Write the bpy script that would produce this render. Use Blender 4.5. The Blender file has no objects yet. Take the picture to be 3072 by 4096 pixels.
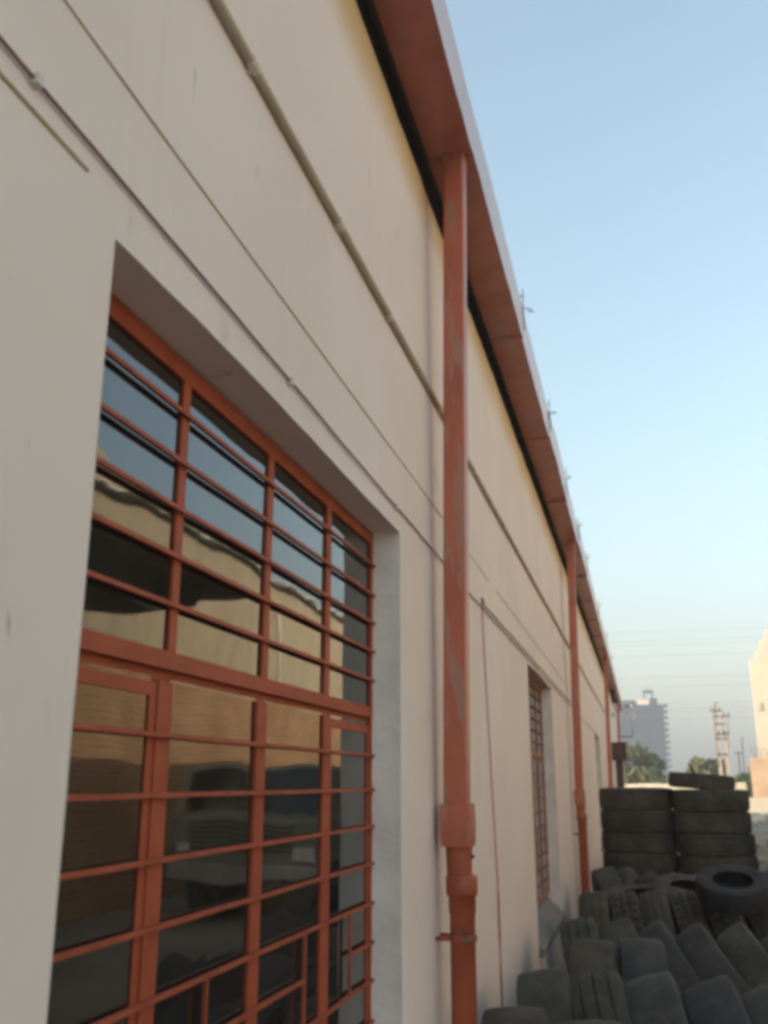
import bpy, bmesh, math, random
from mathutils import Vector, Matrix, noise
random.seed(7)
C = bpy.context.scene.collection
SC = bpy.context.scene
R_ = math.radians
# ------------------------------------------------------------------ camera
cam_d = bpy.data.cameras.new('camera'); cam = bpy.data.objects.new('camera', cam_d); C.objects.link(cam)
cam_d.sensor_fit = 'VERTICAL'; cam_d.sensor_height = 36.0; cam_d.lens = 33.63
cam_d.clip_start = 0.05; cam_d.clip_end = 6000
CX, CH = 0.82, 1.70
right = Vector((0.967809, 0.251685, 0.0)); fwd = Vector((-0.2422045, 0.9312847, 0.2721135))
right = (right - fwd * right.dot(fwd)).normalized(); up = right.cross(fwd)
cam.matrix_world = Matrix(((right.x, up.x, -fwd.x, CX), (right.y, up.y, -fwd.y, 0), (right.z, up.z, -fwd.z, CH), (0, 0, 0, 1)))
SC.camera = cam
cam_d.dof.use_dof = True; cam_d.dof.focus_distance = 3.4; cam_d.dof.aperture_fstop = 5.0
# ------------------------------------------------------------------ sky, sun, exposure
SUN = Vector((-0.80, -0.60, 0.40)).normalized()
SUN_EL = math.asin(SUN.z)
w = bpy.data.worlds.new('World'); SC.world = w; w.use_nodes = True
nt = w.node_tree; bg = nt.nodes['Background']
sky = nt.nodes.new('ShaderNodeTexSky'); sky.sky_type = 'NISHITA'; sky.sun_disc = False
sky.sun_elevation = SUN_EL; sky.sun_rotation = math.atan2(SUN.x, SUN.y)
sky.air_density = 1.5; sky.dust_density = 5.2; sky.ozone_density = 2.0; sky.altitude = 200
hs = nt.nodes.new('ShaderNodeHueSaturation'); hs.inputs['Hue'].default_value = 0.483; hs.inputs['Saturation'].default_value = 0.82   # milky, dusty evening air
nt.links.new(sky.outputs[0], hs.inputs['Color']); nt.links.new(hs.outputs[0], bg.inputs[0]); bg.inputs[1].default_value = 0.125
sd = bpy.data.lights.new('sun', 'SUN'); sun = bpy.data.objects.new('sun', sd); C.objects.link(sun)
sd.energy = 3.4; sd.angle = R_(0.53); sd.color = (1.0, 0.86, 0.66)
sun.rotation_euler = SUN.to_track_quat('Z', 'Y').to_euler(); sun.location = (-30, -20, 40)
SC.view_settings.view_transform = 'Standard'; SC.view_settings.look = 'None'
SC.view_settings.gamma = 1; SC.view_settings.use_curve_mapping = False
SC.view_settings.exposure = 1.41
SC.render.engine = 'CYCLES'
SC.cycles.pixel_filter_type = 'BLACKMAN_HARRIS'; SC.cycles.filter_width = 3.8
SC.cycles.max_bounces = 8; SC.cycles.volume_bounces = 1
SC.cycles.use_denoising = True

# ------------------------------------------------------------------ helpers
def tag(o, label=None, cat=None, group=None, kind=None):
    if label: o['label'] = label
    if cat: o['category'] = cat
    if group: o['group'] = group
    if kind: o['kind'] = kind
    return o
def empty(name, loc=(0, 0, 0), label=None, cat=None, group=None, parent=None):
    o = bpy.data.objects.new(name, None); C.objects.link(o); o.location = loc
    o.empty_display_size = 0.1
    if parent: o.parent = parent
    return tag(o, label, cat, group)
def mesh_obj(name, bm, mat, parent=None, smooth=False, me=None):
    if me is None:
        me = bpy.data.meshes.new(name); bm.normal_update(); bm.to_mesh(me); bm.free()
        if mat: me.materials.append(mat)
        if smooth:
            for p in me.polygons: p.use_smooth = True
    o = bpy.data.objects.new(name, me); C.objects.link(o)
    if parent: o.parent = parent
    return o
def box(bm, x0, x1, y0, y1, z0, z1, bev=0.0):
    vs = [bm.verts.new((x, y, z)) for x in (x0, x1) for y in (y0, y1) for z in (z0, z1)]
    fs = [(0, 1, 3, 2), (4, 6, 7, 5), (0, 4, 5, 1), (2, 3, 7, 6), (0, 2, 6, 4), (1, 5, 7, 3)]
    ff = [bm.faces.new([vs[i] for i in f]) for f in fs]
    if bev:
        es = set(e for f in ff for e in f.edges)
        bmesh.ops.bevel(bm, geom=list(es), offset=bev, segments=2, affect='EDGES', profile=0.6)
    return vs
def bx(name, mat, parent, x0, x1, y0, y1, z0, z1, bev=0.0):
    bm = bmesh.new(); box(bm, x0, x1, y0, y1, z0, z1, bev); return mesh_obj(name, bm, mat, parent)
def tube(bm, pts, r, n=8, caps=True):
    pts = [Vector(p) for p in pts]; rings = []
    rr = r if isinstance(r, (list, tuple)) else [r] * len(pts)
    ref = None
    for i, p in enumerate(pts):
        d = (pts[min(i + 1, len(pts) - 1)] - pts[max(i - 1, 0)]).normalized()
        if ref is None:
            ref = Vector((0, 0, 1)) if abs(d.z) < 0.9 else Vector((1, 0, 0))
        a = (ref - d * ref.dot(d)).normalized(); b = d.cross(a); ref = a
        rings.append([bm.verts.new(p + (a * math.cos(t) + b * math.sin(t)) * rr[i]) for t in [2 * math.pi * k / n for k in range(n)]])
    for i in range(len(rings) - 1):
        for k in range(n):
            bm.faces.new((rings[i][k], rings[i][(k + 1) % n], rings[i + 1][(k + 1) % n], rings[i + 1][k]))
    if caps:
        bm.faces.new(rings[0][::-1]); bm.faces.new(rings[-1])
def tb(name, mat, parent, pts, r, n=8):
    bm = bmesh.new(); tube(bm, pts, r, n); return mesh_obj(name, bm, mat, parent, smooth=n > 6)
def lathe(bm, prof, n=24, axis='Z', c=(0, 0, 0), closed=False):
    rings = []
    for k in range(n):
        t = 2 * math.pi * k / n; row = []
        for r, h in prof:
            if axis == 'Z': v = (r * math.cos(t), r * math.sin(t), h)
            elif axis == 'X': v = (h, r * math.cos(t), r * math.sin(t))
            else: v = (r * math.cos(t), h, r * math.sin(t))
            row.append(bm.verts.new((v[0] + c[0], v[1] + c[1], v[2] + c[2])))
        rings.append(row)
    m = len(prof)
    for k in range(n):
        a, b = rings[k], rings[(k + 1) % n]
        for i in range(m if closed else m - 1):
            j = (i + 1) % m
            bm.faces.new((a[i], b[i], b[j], a[j]))
def n1(a, b=0.0, c=0.0): return noise.noise(Vector((a, b, c)))

# ------------------------------------------------------------------ materials
def mat(name, col, rough=0.7, metal=0.0, spec=0.5, var=0.0, scale=6.0, stretch=(1, 1, 1), col2=None, bump=0.0, bscale=40.0, ior=None, detail=4.0):
    m = bpy.data.materials.new(name); m.use_nodes = True
    t = m.node_tree; b = t.nodes['Principled BSDF']
    b.inputs['Base Color'].default_value = (*col, 1); b.inputs['Roughness'].default_value = rough
    b.inputs['Metallic'].default_value = metal; b.inputs['Specular IOR Level'].default_value = spec
    if ior: b.inputs['IOR'].default_value = ior
    if var or bump:
        co = t.nodes.new('ShaderNodeTexCoord'); mp = t.nodes.new('ShaderNodeMapping')
        mp.inputs['Scale'].default_value = stretch; t.links.new(co.outputs['Object'], mp.inputs[0])
    if var:
        no = t.nodes.new('ShaderNodeTexNoise'); no.inputs['Scale'].default_value = scale; no.inputs['Detail'].default_value = detail
        t.links.new(mp.outputs[0], no.inputs['Vector'])
        rp = t.nodes.new('ShaderNodeValToRGB'); c2 = col2 or tuple(c * (1 - var) for c in col)
        rp.color_ramp.elements[0].position = 0.34; rp.color_ramp.elements[0].color = (*c2, 1)
        rp.color_ramp.elements[1].position = 0.66; rp.color_ramp.elements[1].color = (*col, 1)
        t.links.new(no.outputs[0], rp.inputs[0]); t.links.new(rp.outputs[0], b.inputs['Base Color'])
    if bump:
        nb = t.nodes.new('ShaderNodeTexNoise'); nb.inputs['Scale'].default_value = bscale; nb.inputs['Detail'].default_value = 3
        t.links.new(mp.outputs[0], nb.inputs['Vector'])
        bu = t.nodes.new('ShaderNodeBump'); bu.inputs['Strength'].default_value = bump; bu.inputs['Distance'].default_value = 0.01
        t.links.new(nb.outputs[0], bu.inputs['Height']); t.links.new(bu.outputs[0], b.inputs['Normal'])
    return m
class NB:
    """small node builder"""
    def __init__(s, m): s.t = m.node_tree; s.b = s.t.nodes['Principled BSDF']; s.co = s.t.nodes.new('ShaderNodeTexCoord').outputs['Object']
    def noise(s, scale, stretch=(1, 1, 1), detail=4, rough=0.5):
        mp = s.t.nodes.new('ShaderNodeMapping'); mp.inputs['Scale'].default_value = stretch; s.t.links.new(s.co, mp.inputs[0])
        n = s.t.nodes.new('ShaderNodeTexNoise'); n.inputs['Scale'].default_value = scale; n.inputs['Detail'].default_value = detail; n.inputs['Roughness'].default_value = rough
        s.t.links.new(mp.outputs[0], n.inputs['Vector']); return n.outputs[0]
    def ramp(s, fac, a, b, lo=0.0, hi=1.0):
        n = s.t.nodes.new('ShaderNodeMapRange'); n.interpolation_type = 'SMOOTHSTEP'
        n.inputs[1].default_value = a; n.inputs[2].default_value = b; n.inputs[3].default_value = lo; n.inputs[4].default_value = hi
        s.t.links.new(fac, n.inputs[0]); return n.outputs[0]
    def math(s, op, a, b):
        n = s.t.nodes.new('ShaderNodeMath'); n.operation = op
        for i, v in enumerate((a, b)):
            if isinstance(v, (int, float)): n.inputs[i].default_value = v
            else: s.t.links.new(v, n.inputs[i])
        return n.outputs[0]
    def mix(s, fac, a, b):
        n = s.t.nodes.new('ShaderNodeMix'); n.data_type = 'RGBA'
        if isinstance(fac, (int, float)): n.inputs[0].default_value = fac
        else: s.t.links.new(fac, n.inputs[0])
        for i, v in ((6, a), (7, b)):
            if isinstance(v, tuple): n.inputs[i].default_value = (*v, 1)
            else: s.t.links.new(v, n.inputs[i])
        return n.outputs[2]
    def xyz(s):
        n = s.t.nodes.new('ShaderNodeSeparateXYZ'); s.t.links.new(s.co, n.inputs[0]); return n.outputs
    def bump(s, h, strength, dist=0.01):
        n = s.t.nodes.new('ShaderNodeBump'); n.inputs['Strength'].default_value = strength; n.inputs['Distance'].default_value = dist
        s.t.links.new(h, n.inputs['Height']); s.t.links.new(n.outputs[0], s.b.inputs['Normal'])
    def out(s, c, inp='Base Color'): s.t.links.new(c, s.b.inputs[inp])

WALL_TOP = 4.447
def wall_material():
    m = mat('wall_paint', (0.80, 0.715, 0.61), 0.85, spec=0.25); k = NB(m)
    c = k.mix(k.ramp(k.noise(1.1, (1, 1, 1.2), 5), 0.3, 0.72), (0.775, 0.68, 0.60), (0.825, 0.73, 0.65))
    # faint rain streaks and handprint smudges
    st = k.ramp(k.noise(5.0, (1, 3.0, 0.12), 5, 0.6), 0.54, 0.80, 0, 0.20); c = k.mix(st, c, (0.56, 0.50, 0.43))
    sm = k.ramp(k.noise(7.0, (1, 1, 0.55), 3, 0.6), 0.64, 0.78, 0, 0.32); c = k.mix(sm, c, (0.46, 0.42, 0.37))
    sc_ = k.ramp(k.noise(16.0, (1, 2.2, 0.35), 2, 0.5), 0.715, 0.76, 0, 0.4); c = k.mix(sc_, c, (0.26, 0.24, 0.21))
    # rust coloured stain under the open eave
    z = k.xyz()[2]; nz = k.math('MULTIPLY', k.math('SUBTRACT', k.noise(1.6, (1, 1.0, 0.3), 4), 0.5), 0.30)
    e = k.ramp(k.math('ADD', z, nz), WALL_TOP - 0.34, WALL_TOP - 0.02, 0, 0.82); c = k.mix(e, c, (0.60, 0.37, 0.11))
    # splashed dirt near the ground
    g = k.ramp(k.math('ADD', z, nz), 0.15, 0.75, 0.45, 0); c = k.mix(g, c, (0.36, 0.31, 0.25))
    k.out(c)
    h = k.math('ADD', k.math('MULTIPLY', k.noise(3.2, detail=3), 1.4), k.math('MULTIPLY', k.noise(70.0, detail=2), 0.10)); k.bump(h, 0.35, 0.012)
    return m
def flake_paint(name, red, bare, a=0.53, b=0.575, stretch=(9, 9, 1.6), rough=0.42, sidebias=True):
    m = mat(name, red, rough, spec=0.4); k = NB(m)
    mask = k.ramp(k.noise(2.2, stretch, 4, 0.55), a, b)
    if sidebias:   # paint missing mostly on the outer half of the sheet
        mask = k.math('MULTIPLY', mask, 0.92)
    c = k.mix(k.ramp(k.noise(6, (1, 1, 0.6), 5), 0.3, 0.7), red, tuple(v * 0.78 for v in red))
    c = k.mix(mask, c, bare); k.out(c); k.bump(k.noise(30, detail=3), 0.12, 0.004)
    return m
M = {}
M['wall'] = wall_material()
M['reveal'] = mat('reveal_whitewash', (0.84, 0.78, 0.69), 0.9, spec=0.2, var=0.16, scale=5, bump=0.35, bscale=25)
M['mortar'] = mat('rough_mortar', (0.30, 0.27, 0.24), 0.95, spec=0.1, var=0.35, scale=30, bump=0.6, bscale=60)
M['oxide'] = mat('red_oxide_paint', (0.41, 0.090, 0.042), 0.6, spec=0.25, var=0.20, scale=9, bump=0.10, bscale=60)
M['oxide_bar'] = mat('red_oxide_bar_paint', (0.41, 0.096, 0.048), 0.6, spec=0.25, var=0.28, scale=14, bump=0.10, bscale=60)
M['oxide_muted'] = mat('muted_oxide_paint', (0.42, 0.20, 0.145), 0.75, spec=0.2, var=0.25, scale=10)  # paler, less saturated oxide for the farther windows
M['duct'] = flake_paint('flaking_red_duct_paint', (0.52, 0.145, 0.085), (0.40, 0.205, 0.145))
M['pvc'] = flake_paint('orange_red_pvc_paint', (0.40, 0.096, 0.042), (0.17, 0.085, 0.055), 0.62, 0.72, (5, 5, 4), 0.4)
M['gutter'] = flake_paint('dull_red_gutter_paint', (0.50, 0.185, 0.15), (0.42, 0.225, 0.20), 0.50, 0.72, (1.2, 0.5, 1.2), 0.36, False)
M['gutter_face'] = mat('pink_grey_gutter_sheen', (0.54, 0.42, 0.42), 0.30, spec=0.6, var=0.14, scale=2.5)  # outer gutter face: sky reflection put into a paler colour
M['galv'] = mat('galvanised_sheet', (0.42, 0.42, 0.42), 0.45, metal=0.5, var=0.2, scale=3)
M['roof'] = mat('roof_sheet', (0.40, 0.38, 0.37), 0.5, metal=0.2, var=0.2, scale=2)
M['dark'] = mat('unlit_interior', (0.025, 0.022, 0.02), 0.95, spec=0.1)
M['iron'] = mat('rusty_dark_iron', (0.07, 0.045, 0.035), 0.8, var=0.4, scale=20)
M['conduit'] = mat('cream_conduit', (0.50, 0.44, 0.32), 0.6, spec=0.3, var=0.15, scale=5)
M['conduit_joint'] = mat('cream_conduit_collar', (0.66, 0.60, 0.50), 0.6, spec=0.3)
M['cable_brown'] = mat('maroon_cable', (0.27, 0.125, 0.095), 0.6, var=0.3, scale=9)
M['cable_red'] = mat('red_cable', (0.42, 0.06, 0.055), 0.5)
M['cable_grey'] = mat('khaki_cable', (0.52, 0.44, 0.28), 0.7)
M['clip'] = mat('white_plastic_clip', (0.62, 0.58, 0.52), 0.5)
def glass_material(name, base):
    m = mat(name, base, 0.03, ior=1.9, spec=0.5); k = NB(m)
    k.bump(k.noise(2.6, (1, 1, 1.0), 1), 0.075, 0.05)
    d = k.ramp(k.noise(3.0, (1, 1, 0.5), 5), 0.4, 0.8, 0, 0.35)
    k.out(k.mix(d, base, (0.055, 0.05, 0.042)))
    return m
M['glass'] = glass_material('dark_window_glass', (0.018, 0.016, 0.013))
def rubber(name, c1, c2, tint):
    m = mat(name, c1, 0.85, spec=0.25); k = NB(m)
    c = k.mix(k.ramp(k.noise(4.0, detail=6, rough=0.65), 0.32, 0.70), c1, c2)
    c = k.mix(k.ramp(k.noise(12.0, detail=4), 0.50, 0.78, 0, 0.6), c, tint)
    k.out(c); k.bump(k.noise(35, detail=4), 0.35, 0.006); return m
M['rub_brown'] = rubber('dusty_brown_rubber', (0.0475, 0.0418, 0.0331), (0.0864, 0.0763, 0.0590), (0.1152, 0.1008, 0.0792))
M['rub_black'] = rubber('blackish_rubber', (0.026, 0.027, 0.029), (0.042, 0.044, 0.048), (0.06, 0.062, 0.066))
M['rub_green'] = rubber('dusty_olive_rubber', (0.0432, 0.0425, 0.0346), (0.0792, 0.0763, 0.0619), (0.1080, 0.1008, 0.0828))
M['rub_grey'] = rubber('dusty_grey_rubber', (0.0446, 0.0446, 0.0418), (0.0756, 0.0756, 0.0706), (0.1044, 0.1022, 0.0936))
M['rub_blue'] = rubber('faded_bluish_rubber', (0.0396, 0.0389, 0.0382), (0.0677, 0.0662, 0.0648), (0.0936, 0.0900, 0.0828))

# ------------------------------------------------------------------ ground
def ground():
    m = mat('dusty_soil', (0.23, 0.21, 0.18), 0.95, spec=0.1); k = NB(m)
    c = k.mix(k.ramp(k.noise(0.5, detail=6), 0.35, 0.65), (0.19, 0.175, 0.15), (0.27, 0.25, 0.215))
    c = k.mix(k.ramp(k.noise(0.15, detail=5), 0.55, 0.7, 0, 0.6), c, (0.16, 0.17, 0.10)); k.out(c)
    k.bump(k.noise(6, detail=5), 0.6, 0.04)
    bm = bmesh.new(); bmesh.ops.create_grid(bm, x_segments=60, y_segments=60, size=700)
    for v in bm.verts:
        d = math.hypot(v.co.x, v.co.y)
        v.co.z = 0.0 if d < 60 else n1(v.co.x * 0.01, v.co.y * 0.01) * 0.25
    o = mesh_obj('ground', bm, m); o['kind'] = 'structure'
ground()

# ------------------------------------------------------------------ warehouse
Y0, Y1 = -7.0, 42.6
WINS = [(1.30, 3.385), (7.66, 9.78), (19.1, 21.2)]
WZ0, WZ1 = 0.50, 2.605
ware = empty('warehouse', (0, 0, 0), 'long low warehouse with cream plastered wall, red gutter and red barred windows', 'warehouse')
def lintel(y, ya, yb):        # hand plastered lintel edge is not quite straight
    t = (y - ya) / (yb - ya); return WZ1 + 0.018 * math.sin(math.pi * min(1, t * 1.15)) * (1 - t) + 0.003 * n1(y * 7)
def wall():
    ys = []
    y = Y0
    while y < Y1:
        ys.append(y); y += 0.07 if 0.8 < y < 6 else (0.16 if y < 14 else 0.5)
    ys.append(Y1)
    for a, b in WINS: ys += [a, b]
    ys = sorted(set(round(v, 4) for v in ys))
    # drop near-duplicates next to window edges
    keep = []; edges = [round(v, 4) for ab in WINS for v in ab]
    for v in ys:
        if v in edges or all(abs(v - e) > 0.02 for e in edges): keep.append(v)
    ys = keep
    zs = [-0.5, 0.1, WZ0, 0.8, 1.1, 1.4, 1.7, 2.0, 2.3, WZ1, 2.8, 3.1, 3.5, 3.9, 4.2, 4.36, WALL_TOP]
    inwin = lambda ya, yb, za, zb: any(ya >= a - 1e-4 and yb <= b + 1e-4 for a, b in WINS) and za >= WZ0 - 1e-4 and zb <= WZ1 + 1e-4
    bm = bmesh.new(); V = {}
    def vert(y, z):
        key = (y, z)
        if key in V: return V[key]
        zz = z; yy = y; x = 0.004 * n1(y * 0.9, z * 0.9) + 0.0015 * n1(y * 5, z * 5)
        for a, b in WINS:
            if z == WZ1 and a <= y <= b: zz = lintel(y, a, b)
            if WZ0 <= z <= WZ1 and (abs(y - a) < 1e-4 or abs(y - b) < 1e-4): yy = y + 0.004 * n1(z * 4, a)
        if z == WALL_TOP: zz = z + 0.012 * n1(y * 3.1) + 0.007 * n1(y * 9)
        V[key] = bm.verts.new((x, yy, zz)); return V[key]
    for i in range(len(ys) - 1):
        for j in range(len(zs) - 1):
            if inwin(ys[i], ys[i + 1], zs[j], zs[j + 1]): continue
            bm.faces.new((vert(ys[i], zs[j]), vert(ys[i + 1], zs[j]), vert(ys[i + 1], zs[j + 1]), vert(ys[i], zs[j + 1])))
    top = [vert(y, WALL_TOP) for y in ys]
    back = [bm.verts.new((-0.23, v.co.y, v.co.z)) for v in top]
    for i in range(len(top) - 1): bm.faces.new((top[i], top[i + 1], back[i + 1], back[i]))
    # far gable end and rear
    for (a, b, c, d) in [((0, Y1, -0.5), (-16, Y1, -0.5), (-16, Y1, 4.4), (0, Y1, 4.4)), ((-16, Y0, -0.5), (-16, Y1, -0.5), (-16, Y1, 4.4), (-16, Y0, 4.4)), ((0, Y0, -0.5), (-16, Y0, -0.5), (-16, Y0, 4.4), (0, Y0, 4.4))]:
        bm.faces.new([bm.verts.new(p) for p in (a, b, c, d)])
    for yy in (Y0, Y1): bm.faces.new([bm.verts.new(p) for p in ((0, yy, 4.4), (-16, yy, 4.4), (-8, yy, 6.7))])
    o = mesh_obj('wall', bm, M['wall'], ware, smooth=False)
    for p in o.data.polygons: p.use_smooth = True
    return o
wall()
# dark room behind the glass: a floor-to-roof liner keeps daylight from entering only through the windows
def roof():
    bm = bmesh.new(); n = 0; per = 0.20; rows = []
    ys = [Y0 - 0.2 + i * per / 4 for i in range(int((Y1 - Y0 + 0.5) / (per / 4)))]
    for y in ys:
        c = 0.018 * math.cos(2 * math.pi * y / per)
        rows.append([bm.verts.new((0.12 + 0.01 * n1(y * 0.8), y, 4.93 + c)), bm.verts.new((-8, y, 7.03 + c)), bm.verts.new((-16.2, y, 4.93 + c))])
    for a, b in zip(rows, rows[1:]):
        for i in range(2): bm.faces.new((a[i], b[i], b[i + 1], a[i + 1]))
    mesh_obj('roof', bm, M['roof'], ware, smooth=True)
roof()
# added near-black block paints the shade in the gap below the gutter
bx('eave_gap_shade', M['dark'], ware, -0.22, -0.10, Y0, Y1, 4.56, 4.92)
def gutter():
    g = empty('gutter', parent=ware)
    seam = [-4.2, -2.1, -0.07, 1.96, 3.98]
    y = 6.01
    while y < Y1: seam.append(y); y += 2.04
    seam.append(Y1 + 0.15)
    for k in range(len(seam) - 1):
        a, b = seam[k], seam[k + 1] + 0.04
        bm = bmesh.new(); rows = []
        nseg = 12
        dz = random.uniform(-0.006, 0.006); dx = random.uniform(-0.006, 0.006)
        for i in range(nseg + 1):
            y = a + (b - a) * i / nseg
            wob = 0.006 * n1(y * 1.3) + 0.004 * n1(y * 4)
            s = 0.004 * (k % 2)
            zb = 4.64 + dz + 0.006 * n1(y * 0.8, 3) - s
            xo = 0.232 + dx + wob
            zt = 4.895 + 0.036 * n1(y * 1.15, 9) + 0.010 * n1(y * 3.0, 5)
            prof = [(0.018, zb + 0.16), (0.018, zb), (xo, zb), (xo + 0.004, zt), (xo - 0.015, zt + 0.004)]
            rows.append([bm.verts.new((px, y, pz)) for px, pz in prof])
        for r0, r1 in zip(rows, rows[1:]):
            for i in range(4):
                f = bm.faces.new((r0[i], r1[i], r1[i + 1], r0[i + 1])); f.material_index = 1 if i >= 2 else 0
        o = mesh_obj('gutter_section', bm, M['gutter'], g); o.data.materials.append(M['gutter_face'])
        sm = o.modifiers.new('thickness', 'SOLIDIFY'); sm.thickness = 0.003; sm.offset = 1
        # folded seam strip
        bx('seam_strip', M['gutter'], g, 0.015, 0.238, b - 0.05, b - 0.035, 4.622, 4.634)
    # strap brackets standing above the lip, with loose tie wires
    for y in [6.05, 8.1, 10.1, 12.2, 14.2, 18.3, 22.4, 26.5]:
        bm = bmesh.new(); box(bm, 0.243, 0.249, y - 0.007, y + 0.007, 4.70, 5.01)
        box(bm, 0.10, 0.2425, y - 0.008, y + 0.008, 4.958, 4.963); st = mesh_obj('strap', bm, M['iron'], g)
        bm = bmesh.new()
        for q in range(3):
            zz = 4.92 + 0.055 * q; yy = y + 0.10 + 0.14 * q
            tube(bm, [(0.24, yy, zz), (0.285, yy + 0.02, zz + random.uniform(-.01, .01))], 0.0028, 5)
        tube(bm, [(0.262, y + 0.1, 4.90), (0.266, y + 0.26, 4.985), (0.262, y + 0.40, 5.04)], 0.0022, 5)
        mesh_obj('tie_wire', bm, M['iron'], g)
gutter()

def downpipe(y, name_i, detailed):
    d = empty('downpipe', parent=ware)
    d['label'] = ['wide red downpipe with flaking paint nearest the big barred window', 'second red downpipe beyond the tall narrow-looking window', 'third red downpipe along the wall', 'last thin-looking red downpipe by the maroon box'][name_i]
    w2 = 0.048
    bm = bmesh.new()
    # square sheet duct leaning out to the gutter
    P = [(0.087, 1.60), (0.108, 2.8), (0.125, 3.8), (0.140, 4.55), (0.140, 4.645)]
    rows = []
    for x, z in P:
        ww = w2 if z < 4.6 else w2 * 1.12
        ch = 0.006
        prof = [(-ww + ch, -ww), (ww - ch, -ww), (ww, -ww + ch), (ww, ww - ch), (ww - ch, ww), (-ww + ch, ww), (-ww, ww - ch), (-ww, -ww + ch)]
        rows.append([bm.verts.new((x + a, y + b + 0.004 * n1(z, y), z)) for a, b in prof])
    for r0, r1 in zip(rows, rows[1:]):
        for i in range(8): bm.faces.new((r0[i], r0[(i + 1) % 8], r1[(i + 1) % 8], r1[i]))
    mesh_obj('duct', bm, M['duct'], d)
    # wider sheet sleeve with torn bottom, then the PVC socket and pipe
    bm = bmesh.new()
    rows = []
    for x, z, ww in [(0.087, 1.615, 0.060), (0.089, 1.53, 0.061), (0.090, 1.455, 0.058)]:
        rows.append([bm.verts.new((x + a * ww, y + b * ww, z + 0.006 * n1(a * 3, b * 3, y + z))) for a, b in [(-1, -1), (0, -1.02), (1, -1), (1.02, 0), (1, 1), (0, 1), (-1, 1), (-1, 0)]])
    for r0, r1 in zip(rows, rows[1:]):
        for i in range(8): bm.faces.new((r0[i], r0[(i + 1) % 8], r1[(i + 1) % 8], r1[i]))
    o = mesh_obj('sleeve', bm, M['duct'], d); s = o.modifiers.new('thickness', 'SOLIDIFY'); s.thickness = 0.003; s.offset = -1
    if detailed:
        bm = bmesh.new(); tube(bm, [(0.087, y - 0.064, 1.58), (0.087, y - 0.058, 1.58)], 0.008, 8); mesh_obj('bolt', bm, M['iron'], o)
    bm = bmesh.new(); lathe(bm, [(0.052, 1.61), (0.052, 1.47), (0.054, 1.44), (0.050, 1.34)], 20, 'Z', (0.092, y, 0)); mesh_obj('neck', bm, M['pvc'], d, True)
    bm = bmesh.new(); tube(bm, [(0.135, y, 1.415), (0.152, y - 0.01, 1.418)], 0.007, 8); mesh_obj('screw_head', bm, M['iron'], d)
    bm = bmesh.new(); lathe(bm, [(0.044, 1.347), (0.060, 1.347), (0.063, 1.341), (0.063, 1.285), (0.061, 1.272), (0.054, 1.268), (0.054, 1.21), (0.050, 1.203), (0.049, 0.2), (0.049, -0.05)], 24, 'Z', (0.100, y, 0)); mesh_obj('pipe', bm, M['pvc'], d, True)
    for z in ([1.118] if detailed else [1.118, ]):
        bm = bmesh.new(); lathe(bm, [(0.050, z - 0.013), (0.056, z - 0.011), (0.056, z + 0.011), (0.050, z + 0.013)], 24, 'Z', (0.100, y, 0))
        cl = mesh_obj('clamp', bm, M['pvc'], d)
        for q in (-0.050, 0.044): bx('lug', M['pvc'], cl, 0.0, 0.054, y + q, y + q + 0.006, z - 0.008, z + 0.008)
        tb('nail', M['iron'], cl, [(0.016, y - 0.051, z), (0.016, y - 0.058, z)], 0.006, 6)
for i, y in enumerate((3.99, 12.0, 24.1, 36.4)): downpipe(y, i, i == 0)

def copy_child(o, parent, dy):
    c = o.copy(); C.objects.link(c); c.parent = parent; c.location.y += dy; return c

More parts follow.
